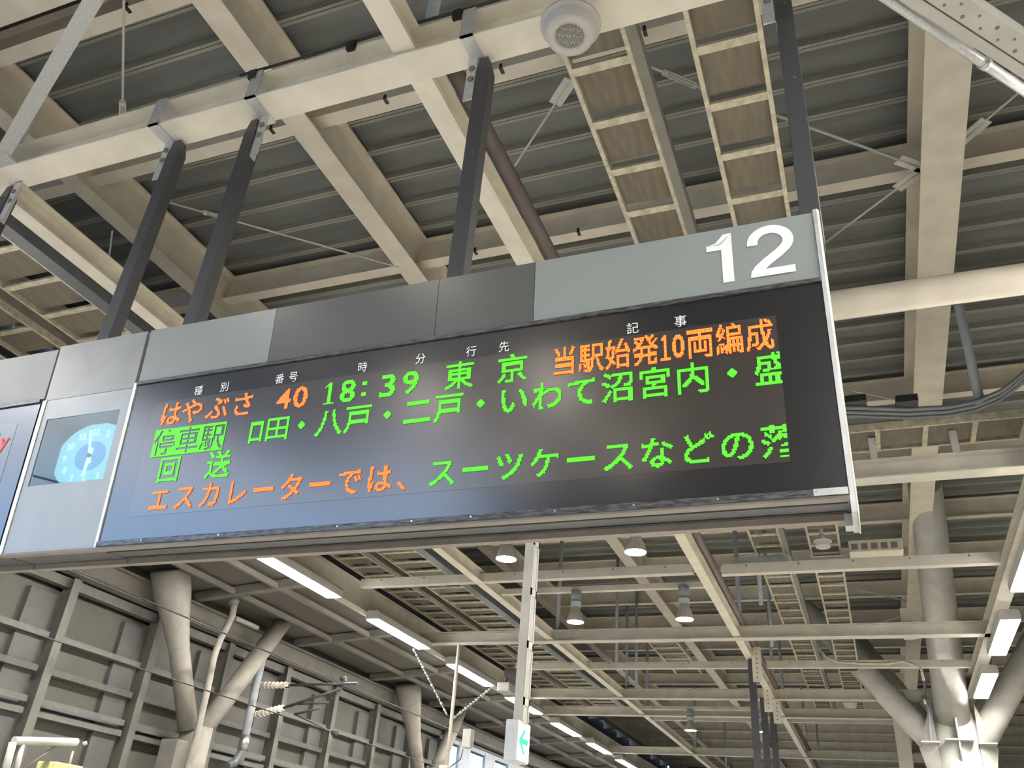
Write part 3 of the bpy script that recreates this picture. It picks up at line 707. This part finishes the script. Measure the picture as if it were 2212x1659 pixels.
# row 1
for ch, x in (('は', -3.505), ('や', -3.355), ('ぶ', -3.18), ('さ', -3.01)):
    led_char(ch, x, 0.672, LED_O, lm_, 23, 23)
for ch, x in (('4', -2.745), ('0', -2.640)): led_char(ch, x, 0.682, LED_O, lm_, 13, 19, 'fit')
for ch, x, n in (('1', -2.460, 9), ('8', -2.350, 13), ('3', -2.115, 13), ('9', -1.985, 13)): led_char(ch, x, 0.676, LED_G, lm_, n, 20, 'fit')
led_char(':', -2.253, 0.697, LED_G, lm_, 4, 14, 'fit')
for ch, x in (('東', -1.715), ('京', -1.435)): led_char(ch, x, 0.668, LED_G, lm_)
xx = -1.235
for ch, w_ in (('当', 1), ('駅', 1), ('始', 1), ('発', 1), ('1', .42), ('0', .5), ('両', 1), ('編', 1), ('成', 1)):
    wd = 0.1288 * w_
    if ch in '10': led_char(ch, xx + wd / 2, 0.682, LED_Y, lm_, 8 if ch == '1' else 10, 19, 'fit', wide=wd * 0.85)
    else: led_char(ch, xx + wd / 2, 0.668, LED_Y, lm_, 22, 24, wide=wd * 0.98)
    xx += wd
# row 2
for ch, x in (('停', -3.503), ('車', -3.340), ('駅', -3.177)): led_char(ch, x, 0.494, LED_G, lm_, 24, 24, invert=True)
led_char('口', -2.890, 0.510, LED_G, lm_, 12, 18, 'fit'); led_char('田', -2.756, 0.512, LED_G, lm_, 20, 19, 'fit')
x0 = -1.930
for k, ch in enumerate('・八戸・二戸・いわて沼宮内・盛'):
    led_char(ch, x0 + 0.1692 * (k - 4), 0.500, LED_G, lm_, xmax=-0.207)
# row 3
led_char('回', -3.432, 0.332, LED_G, lm_); led_char('送', -3.100, 0.330, LED_G, lm_)
# row 4
for k, ch in enumerate('エスカレーターでは、'):
    led_char(ch, -3.454 + 0.1686 * k, 0.168, LED_O, lm_, 22, 23)
for k, ch in enumerate('スーツケースなどの落'):
    led_char(ch, -1.768 + 0.1700 * k, 0.172, LED_G, lm_, 23, 23, xmax=-0.21)

CK = board_root('platform_clock', 'square analogue clock in a grey panel left of the departure board', 'clock')
x0, x1 = -4.540, -3.838
wx0, wx1, wz0, wz1 = -4.477, -3.901, 0.400, 0.826
lb_('housing', CASE, CK, (x0, 0.20, 0.0), (x1, 0.30, 1.335))
lb_('header_panel', CASE, CK, (x0 + 0.002, 0.0, 0.958), (x1 - 0.001, 0.03, 1.335))
PANEL = mat('clock_panel_grey', (0.34, 0.365, 0.38), 0.3, noise=0.03)
MB().box((x0 + 0.022, 0.0, 0.0), (wx0, 0.02, 0.955)).box((wx1, 0.0, 0.0), (x1, 0.02, 0.955)).box((wx0, 0.0, 0.0), (wx1, 0.02, wz0)).box((wx0, 0.0, wz1), (wx1, 0.02, 0.955)).build('face_panel', PANEL, CK)
lb_('seam_strip', ALU, CK, (x0 - 0.012, -0.006, 0.0), (x0 + 0.018, 0.04, 0.957), 0.002)
MB().box((wx0 - 0.01, 0.02, wz0), (wx0, 0.19, wz1)).box((wx1, 0.02, wz0), (wx1 + 0.01, 0.19, wz1)).box((wx0, 0.02, wz0 - 0.01), (wx1, 0.19, wz0)).box((wx0, 0.02, wz1), (wx1, 0.19, wz1 + 0.01)).build('window_recess', mat('recess_green_grey', (0.10, 0.13, 0.12), 0.5), CK)
lb_('back_plate', mat('recess_back_reflection', (0.08, 0.22, 0.38), 0.5), CK, (wx0, 0.18, wz0), (wx1, 0.19, wz1))  # blue of a reflection put into the back plate colour
cxk, czk, rk = -4.215, 0.618, 0.285
def oval(yf, yb, a, b): return MB().prism((cxk, yf, czk), (cxk, yb, czk), [(a * math.cos(q * math.pi / 24), b * math.sin(q * math.pi / 24)) for q in range(48)])
dial_ = oval(0.150, 0.165, rk, 0.213).build('dial', CLOCKF, CK)
oval(0.1485, 0.150, rk * 0.42, rk * 0.33).build('dial_centre', emis('clock_face_blue', (0.10, 0.38, 0.75), 0.4, (0.1, 0.3, 0.5)), CK)
def two(s, x, z, h):
    if len(s) == 1: flat_text(s, x, z, h, CLOCKN, dial_, 'numeral', dy=0.146)
    else:
        flat_text(s[0], x - 0.015, z, h, CLOCKN, dial_, 'numeral', dy=0.146); flat_text(s[1], x + 0.015, z, h, CLOCKN, dial_, 'numeral', dy=0.146)
for n in range(1, 13):
    a = math.radians(90 - 30 * n); two(str(n), cxk + 0.205 * math.cos(a), czk + 0.155 * math.sin(a), 0.040)
def hand(ang, L, w, n):
    a = math.radians(90 - ang); d = Vector((math.cos(a), 0, math.sin(a))); s = Vector((-d.z, 0, d.x)) * w
    c = Vector((cxk, 0.14, czk)); b = MB()
    pts = [c - d * 0.05 - s, c + d * L - s * 0.6, c + d * L + s * 0.6, c - d * 0.05 + s]
    b.add([tuple(p) for p in pts] + [tuple(p + Vector((0, 0.004, 0))) for p in pts], [(0, 1, 2, 3), (7, 6, 5, 4), (0, 4, 5, 1), (1, 5, 6, 2), (2, 6, 7, 3), (3, 7, 4, 0)]).build(n, CLOCKN, CK)
hand(345, 0.175, 0.010, 'minute_hand'); hand(186, 0.13, 0.014, 'hour_hand')
MB().cyl((cxk, 0.132, czk), (cxk, 0.145, czk), 0.014, 12).build('hub', CABLE, CK)
MB().box((wx0, 0.004, wz0), (wx1, 0.008, wz1)).build('glass', GLASS, CK)
lb_('front_lip', TRIM, CK, (x0, -0.01, -0.012), (x1 + 0.006, 0.045, 0.0)); lb_('underside_tray', CHAR, CK, (x0, 0.045, -0.002), (x1, 0.245, 0.012)); lb_('rear_lip', TRIM, CK, (x0, 0.245, -0.03), (x1, 0.30, 0.0))

IB = board_root('information_board', 'blue-reflecting display board cut by the left edge, beside the clock', 'display board')
x0, x1 = -7.6, -4.553
lb_('housing', CASE, IB, (x0, 0.03, 0.0), (x1, 0.30, 1.315), 0.004)
lb_('header_panel', mat('header_cream_grey', (0.27, 0.267, 0.255), 0.5, noise=0.03), IB, (x0, 0.0, 0.975), (x1 - 0.002, 0.03, 1.315))
lb_('screen_panel', SCR, IB, (x0, 0.0, 0.02), (x1 - 0.02, 0.02, 0.945)); lb_('top_frame', FRAME, IB, (x0, -0.012, 0.948), (x1 - 0.02, 0.03, 0.972), 0.002)
lb_('led_matrix', MATRIX, IB, (x0 + 0.1, -0.0015, 0.158), (-4.72, 0.0, 0.835))
for ch, x, z0 in (('n', -5.10, 0.68), ('l', -4.86, 0.66), ('y', -4.785, 0.635)):
    led_char(ch, x, z0, LED_R, IB, 4 if ch == 'l' else 11, 17 if ch == 'l' else 15, 'fit')
lb_('front_lip', TRIM, IB, (x0, -0.01, -0.012), (x1 + 0.006, 0.045, 0.0)); lb_('underside_tray', CHAR, IB, (x0, 0.045, -0.002), (x1, 0.245, 0.012)); lb_('rear_lip', TRIM, IB, (x0, 0.245, -0.03), (x1, 0.30, 0.0))
for o in (DB, CK, IB): del o['_local']

# ================================================================ EXIT SIGN ON ITS POST
t = thing('sign_post', 'white slotted post hanging down under the board, holding the arrow sign', 'post', (-2.68, 7.0, H))
MB().box((-2.735, 6.93, 2.74), (-2.655, 7.07, 6.23)).build('post_body', WHITE, t, 0.006)
for zc in [2.95 + 0.46 * i for i in range(7)]:
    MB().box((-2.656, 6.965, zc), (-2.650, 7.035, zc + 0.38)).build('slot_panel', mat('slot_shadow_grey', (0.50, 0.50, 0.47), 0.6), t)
    MB().box((-2.656, 6.93, zc - 0.07), (-2.648, 7.07, zc - 0.005)).build('cross_band', WHITE, t)
for a in (6.93, 7.045): MB().box((-2.656, a, 2.76), (-2.648, a + 0.025, 6.23)).build('edge_bead', WHITE, t)
t = thing('arrow_sign', 'small white lit sign with a green arrow at the foot of the post', 'sign', (-2.7, 7.0, 2.46))
MB().box((-2.775, 6.88, 2.45), (-2.665, 7.16, 2.76)).build('sign_case', mat('sign_case_white', (0.7, 0.72, 0.72), 0.4), t, 0.008)
MB().box((-2.666, 6.89, 2.46), (-2.660, 7.15, 2.75)).build('lit_face', EXITW, t)
ar = [(0.055, 0.0), (-0.035, 0.085), (-0.005, 0.085), (0.09, -0.0)]
def poly_face(pts, x, m, n):   # pts in (y, z)
    b = MB(); k = len(pts)
    b.add([(x, p[0], p[1]) for p in pts] + [(x - 0.002, p[0], p[1]) for p in pts], [tuple(range(k))] + [((i + 1) % k, i, k + i, k + (i + 1) % k) for i in range(k)])
    return b.build(n, m, t, fix=False)
yc, zc = 6.955, 2.615
A_ = [(yc - 0.045, zc), (yc + 0.055, zc + 0.085), (yc + 0.095, zc + 0.085), (yc + 0.015, zc + 0.012), (yc + 0.15, zc + 0.012), (yc + 0.15, zc - 0.026), (yc + 0.015, zc - 0.026), (yc + 0.095, zc - 0.10), (yc + 0.055, zc - 0.10), (yc - 0.045, zc - 0.014)]
poly_face(A_, -2.657, EXITG, 'arrow')
MB().box((-2.66, 7.09, 2.475), (-2.6575, 7.10, 2.505)).box((-2.66, 7.115, 2.48), (-2.6575, 7.122, 2.51)).build('small_mark', mat('pale_teal', (0.3, 0.7, 0.65), 0.5), t)

# ================================================================ TREE COLUMN AT RIGHT
CXc, CYc = 1.83, 24.25
t = thing('tree_column', 'huge pale tree-shaped steel column at the lower right with branching arms', 'column', (CXc, CYc, 0))
ZK = 5.2
MB().lathe((CXc, CYc, 0), [(0.57, 0), (0.57, ZK), (0.50, ZK + 0.45), (0.42, ZK + 0.8), (0.38, ZK + 1.1)], 40).build('trunk', WHITE, t)
MB().cyl((CXc, CYc, ZK + 0.6), (1.47, 16.6, 8.75), 0.39, 28, 0.30).build('central_arm', WHITE, t)
def arm(p, q, r, r1, n='arm'): return MB().cyl(p, q, r, 24, r1).build(n, WHITE, t)
arm((CXc - 0.35, CYc, ZK - 0.1), (-1.75, CYc + 0.2, 9.2), 0.31, 0.27)
arm((CXc + 0.35, CYc, ZK - 0.1), (5.0, CYc - 0.6, 9.2), 0.32, 0.28)
arm((CXc - 0.25, CYc + 0.3, ZK - 0.1), (-0.3, CYc + 4.3, 9.2), 0.27, 0.23)
arm((CXc + 0.2, CYc + 0.3, ZK - 0.1), (3.5, CYc + 4.3, 9.2), 0.27, 0.23)
MB().box((CXc - 0.80, CYc - 0.62, ZK + 0.02), (CXc - 0.40, CYc + 0.1, ZK + 0.05)).box((CXc + 0.42, CYc - 0.58, ZK + 0.02), (CXc + 0.80, CYc + 0.1, ZK + 0.05)).build('collar_plate', WHITE, t)
MB().box((CXc - 0.28, CYc - 0.86, ZK + 0.05), (CXc + 0.32, CYc - 0.45, ZK + 0.08)).build('cross_plate', WHITE, t)
def plate(pts, dx, n):
    k = len(pts)
    MB().add(list(pts) + [(p[0] + dx[0], p[1] + dx[1], p[2]) for p in pts], [tuple(range(k)), tuple(range(2 * k - 1, k - 1, -1))] + [(i, i + k, (i + 1) % k + k, (i + 1) % k) for i in range(k)]).build(n, WHITE, t)
plate([(CXc - 0.015, CYc - 0.45, ZK - 0.50), (CXc - 0.015, CYc - 0.78, ZK - 0.15), (CXc - 0.015, CYc - 0.88, ZK + 0.25), (CXc - 0.015, CYc - 0.86, ZK + 1.0), (CXc - 0.015, CYc - 0.30, ZK + 1.05), (CXc - 0.015, CYc - 0.30, ZK - 0.50)], (0.03, 0), 'fin')
for s_ in (-1, 1):
    xa = CXc + s_ * 0.42
    plate([(xa, CYc - 0.42, ZK - 0.8), (xa + s_ * 0.30, CYc - 0.22, ZK - 0.6), (xa + s_ * 0.42, CYc - 0.15, ZK - 0.05), (xa + s_ * 0.05, CYc - 0.42, ZK + 0.95)], (0, 0.03), 'gusset')
t = thing('down_pipe', 'thin grey pipe with a bright clip left of the tree column trunk', 'pipe', (1.2, 21.6, 5))
MB().sweep([at(a, b, y=23.65) for a, b in ((1995, 1455), (1998, 1480), (1996, 1500), (2008, 1540), (2010, 1600))], 0.035, 8).build('pipe_run', BLUEG, t)
MB().sweep([at(a, b, y=23.6) for a, b in ((1996, 1502), (2000, 1522))], 0.045, 8).build('clip', STEEL, t)
t = thing('side_post', 'flat cream post standing left of the tree column arms', 'post', (0.8, 24.4, 6))
MB().box((at(1950, 1600, y=26.4).x - 0.17, 26.2, 4.0), (at(1950, 1600, y=26.4).x + 0.17, 26.4, 6.28)).build('post_body', CREAM, t)
MB().box((at(1968, 1400, y=18.5).x - 0.10, 18.42, 6.3), (at(1968, 1400, y=18.5).x + 0.10, 18.5, 6.9)).build('post_head', CREAM, t)

# ================================================================ V COLUMNS AT LEFT
VX = -12.1
def vcol(y0, label, s=1.0):
    t = thing('branching_column', label, 'column', (VX, y0, -1.3))
    MB().cyl((VX, y0, -1.3), (VX, y0, 3.75), 0.30, 20).build('trunk', TAUPE_L, t)
    d = Vector((0, -1.4, 2.3)); ax = d.normalized(); Ln = d.length
    MB().lathe((VX, y0 - 0.25, 3.7), [(0.01, 0), (0.18, 0.0), (0.19, Ln * 0.55), (0.25, Ln * 0.75), (0.34, Ln * 0.95), (0.36, Ln * 1.12), (0.01, Ln * 1.12)], 24, ax).build('arm', TAUPE_L, t)
    MB().cyl((VX, y0 + 0.15, 3.7), (VX, y0 + 2.1, 6.5), 0.19, 20, 0.19).build('arm', TAUPE_L, t)
    return t
TAUPE_L = mat('taupe_light', (0.27, 0.252, 0.222), 0.55)
vcol(14.2, 'taupe forked column against the left wall, nearest of the two')
vcol(24.2, 'taupe forked column against the left wall, farther of the two')
t = thing('rain_pipe', 'pale rain pipe snaking down between the forked column arms', 'pipe', (-11.9, 14, 4))
rp_ = [(520, 1243), (514, 1275), (507, 1300), (502, 1330), (490, 1355), (474, 1385), (462, 1420), (450, 1480), (436, 1540), (425, 1590), (405, 1659), (395, 1690)]
MB().sweep([at(a, b, x=-11.75) for a, b in rp_], 0.065, 12).build('pipe_run', TAUPE_L, t)
q0 = at(506, 1300, x=-11.75); MB().cyl(q0 + Vector((0, 0, -0.06)), q0 + Vector((0, 0, 0.06)), 0.095, 14).build('collar', TAUPE_L, t)
t2 = [(545, 1365), (500, 1340)]
MB().sweep([at(a, b, x=-11.75) for a, b in ((508, 1335), (525, 1342), (556, 1356))], 0.05, 8).build('branch_pipe', TAUPE_L, t)
t = thing('pillar_block', 'square brown-grey pillar top at the lower left behind the rain pipe', 'pillar', (-12, 14.3, 0))
MB().box((-12.35, 13.6, -1.3), (-11.95, 14.45, 3.45)).build('pillar_body', TAUPE, t, 0.02)
# catenary pole and cantilever arms
PX, PY = -12.1, 15.7
t = thing('catenary_mast', 'blue-grey mast pipe with a silver sleeve near the left wall', 'mast', (PX, PY, -1.3))
MB().cyl((PX, PY, 3.3), (PX, PY, 5.35), 0.085, 16).build('mast_tube', BLUEG, t)
MB().cyl((PX, PY, 3.55), (PX, PY, 3.85), 0.10, 16).build('sleeve', STEEL, t)
MB().sweep([at(a, b, x=PX) for a, b in ((527, 1605), (522, 1625), (505, 1648), (490, 1655))], 0.085, 12).build('elbow', CABLE, t)
yc_ = PY + 0.1
def cpt(px, py): return at(px, py, y=yc_)
for a, b, lbl, n in (((545, 1480), (625, 1480), 'white ribbed insulator, upper one beside the blue-grey mast', 'u'), ((535, 1549), (612, 1528), 'white ribbed insulator, lower one beside the blue-grey mast', 'l')):
    A = cpt(*a); B = cpt(*b); tt = thing('insulator', lbl, 'insulator', tuple(A))
    MB().cyl(A, A + (B - A) * 0.22, 0.035, 10).build('end_cap', CHAR, tt)
    cb_ = MB().cyl(A + (B - A) * 0.2, B, 0.06, 14, 0.055).build('ceramic_body', CREAM, tt)
    for k in range(7):
        c_ = A + (B - A) * (0.26 + 0.105 * k); d_ = (B - A).normalized() * 0.008
        MB().cyl(c_ - d_, c_ + d_, 0.072, 14).build('shed', CREAM, cb_)
t = thing('cantilever_arm', 'dark forked overhead-line arm reaching right from the insulators', 'bracket', tuple(cpt(700, 1480)))
for a, b, r in (((622, 1480), (772, 1476), 0.028), ((610, 1530), (738, 1487), 0.03), ((738, 1487), (745, 1464), 0.03), ((645, 1521), (712, 1518), 0.022), ((636, 1543), (692, 1530), 0.026), ((712, 1518), (735, 1490), 0.016), ((636, 1543), (725, 1585), 0.014)):
    MB().cyl(cpt(*a), cpt(*b), r, 8).build('tube', CHAR, t)
for a in ((742, 1466), (723, 1583), (622, 1481)): 
    c_ = cpt(*a); MB().cyl(c_ - Vector((0.06, 0, 0)), c_ + Vector((0.06, 0, 0)), 0.05, 8).build('clamp', CHAR, t)
# overhead wires
for z, lb, r in ((5.18, 'upper dark overhead wire sloping across the left wall', 0.016), (4.15, 'lower dark overhead wire sloping across the left wall', 0.012)):
    tag(MB().cyl((-10.9, -13, z), (-10.9, 60, z), r, 6).build('overhead_wire', BLACK), lb, 'wire')
# low left lamp arm
t = thing('lamp_bracket', 'grey bracket arm with a small yellow lamp at the lower left edge', 'lamp', (-10.5, 9.3, 2.7))
f = lambda a, b: at(a, b, x=-10.5)
MB().cyl(f(28, 1603), f(5, 1690), 0.05, 10).cyl(f(48, 1606), f(25, 1700), 0.04, 10).build('pole', WHITE, t)
MB().cyl(f(30, 1600), f(165, 1603), 0.055, 10).build('arm', PALE, t)
MB().sweep([f(145, 1609), (f(122, 1611)), f(95, 1630), f(50, 1662)], 0.018, 8).build('stay', PURPLE, t)
MB().cyl(f(183, 1603), f(184, 1609), 0.03, 10).build('lamp_bulb', WHITE, t)
MB().cyl(f(157, 1622), f(150, 1652), 0.018, 8).build('stem', WHITE, t)
c_ = f(145, 1658); MB().box((c_.x - 0.25, c_.y - 0.3, c_.z - 0.14), (c_.x + 0.1, c_.y + 0.2, c_.z + 0.04)).build('lamp_head', mat('pale_yellow', (0.75, 0.68, 0.32), 0.5), t, 0.02)

# ================================================================ HANGING POLE WITH CHAINS (near the left row)
yp = 16.5
g = lambda a, b: at(a, b, y=yp)
t = thing('hanging_pole', 'thin cream pole hanging from the frame with a small box and cup', 'pole', tuple(g(980, 1400)))
MB().cyl(g(992, 1392), g(965, 1655), 0.035, 12).build('pole_tube', CREAM, t)
c_ = g(1003, 1595); MB().box((c_.x - 0.02, c_.y - 0.06, c_.z - 0.17), (c_.x + 0.16, c_.y + 0.12, c_.z + 0.17)).build('switch_box', WHITE, t, 0.01)
c_ = g(962, 1658); MB().cyl(c_ - Vector((0, 0, 0.05)), c_ + Vector((0, 0, 0.03)), 0.12, 16).build('cup', CREAM, t)
MB().sweep([g(1000, 1618), g(995, 1640), g(975, 1655)], 0.015, 6).build('cord', CABLE, t)
for A, B, lb, n in (((893, 1402), (966, 1545), 'chain slanting down left of the cream pole', 22), ((1066, 1482), (974, 1556), 'chain slanting down right of the cream pole', 16)):
    tt = thing('chain', lb, 'chain', tuple(g(*A))); P_, Q_ = g(*A), g(*B)
    for k in range(n):
        a_ = P_ + (Q_ - P_) * k / n; b_ = P_ + (Q_ - P_) * (k + 0.9) / n
        MB().cyl(a_, b_, 0.016 if k % 2 else 0.026, 6).build('link', STEEL if k % 3 else GALV, tt)
t = thing('camera_housing', 'small cream camera box hanging beside the third strip light', 'camera', tuple(at(1092, 1485, y=20)))
c_ = at(1092, 1487, y=20); MB().box((c_.x - 0.15, c_.y - 0.2, c_.z - 0.11), (c_.x + 0.17, c_.y + 0.25, c_.z + 0.11)).build('camera_body', WHITE, t, 0.03)
MB().cyl(c_ + Vector((0, 0, 0.1)), c_ + Vector((0, 0, 0.4)), 0.03, 8).build('stem', CHAR, t)
MB().box((c_.x - 0.02, c_.y - 0.1, c_.z + 0.25), (c_.x + 0.28, c_.y + 0.2, c_.z + 0.45)).build('junction', CHAR, t)

# ================================================================ FAR HANGERS BELOW THE MIDDLE LONG BEAM
for i, (az, Y, lb) in enumerate(((-0.1163, 19.9, 'left'), (-0.1063, 23.3, 'middle'), (-0.0975, 24.9, 'right'))):
    x = az * Y
    t = thing('far_hanger', 'distant black hanger post low in the picture, %s one of the three' % lb, 'hanger', (x, Y, H), 'distant black hanger posts')
    MB().box((x - 0.075, Y - 0.05, 3.9), (x + 0.075, Y + 0.05, H - (0.15 if i else 0))).build('post', CHAR, t)
    pp_ = MB().box((x + 0.02, Y - 0.07, H - 0.5), (x + 0.22, Y - 0.055, H + 0.25)).build('perforated_plate', CREAM, t)
    for k in range(6): MB().cyl((x + 0.12, Y - 0.075, H - 0.4 + 0.1 * k), (x + 0.12, Y - 0.07, H - 0.4 + 0.1 * k), 0.018, 6).build('hole', DARKBEAM, pp_)
for o in bpy.data.objects:
    if '_y' in o: del o['_y']
    if '_local' in o: del o['_local']
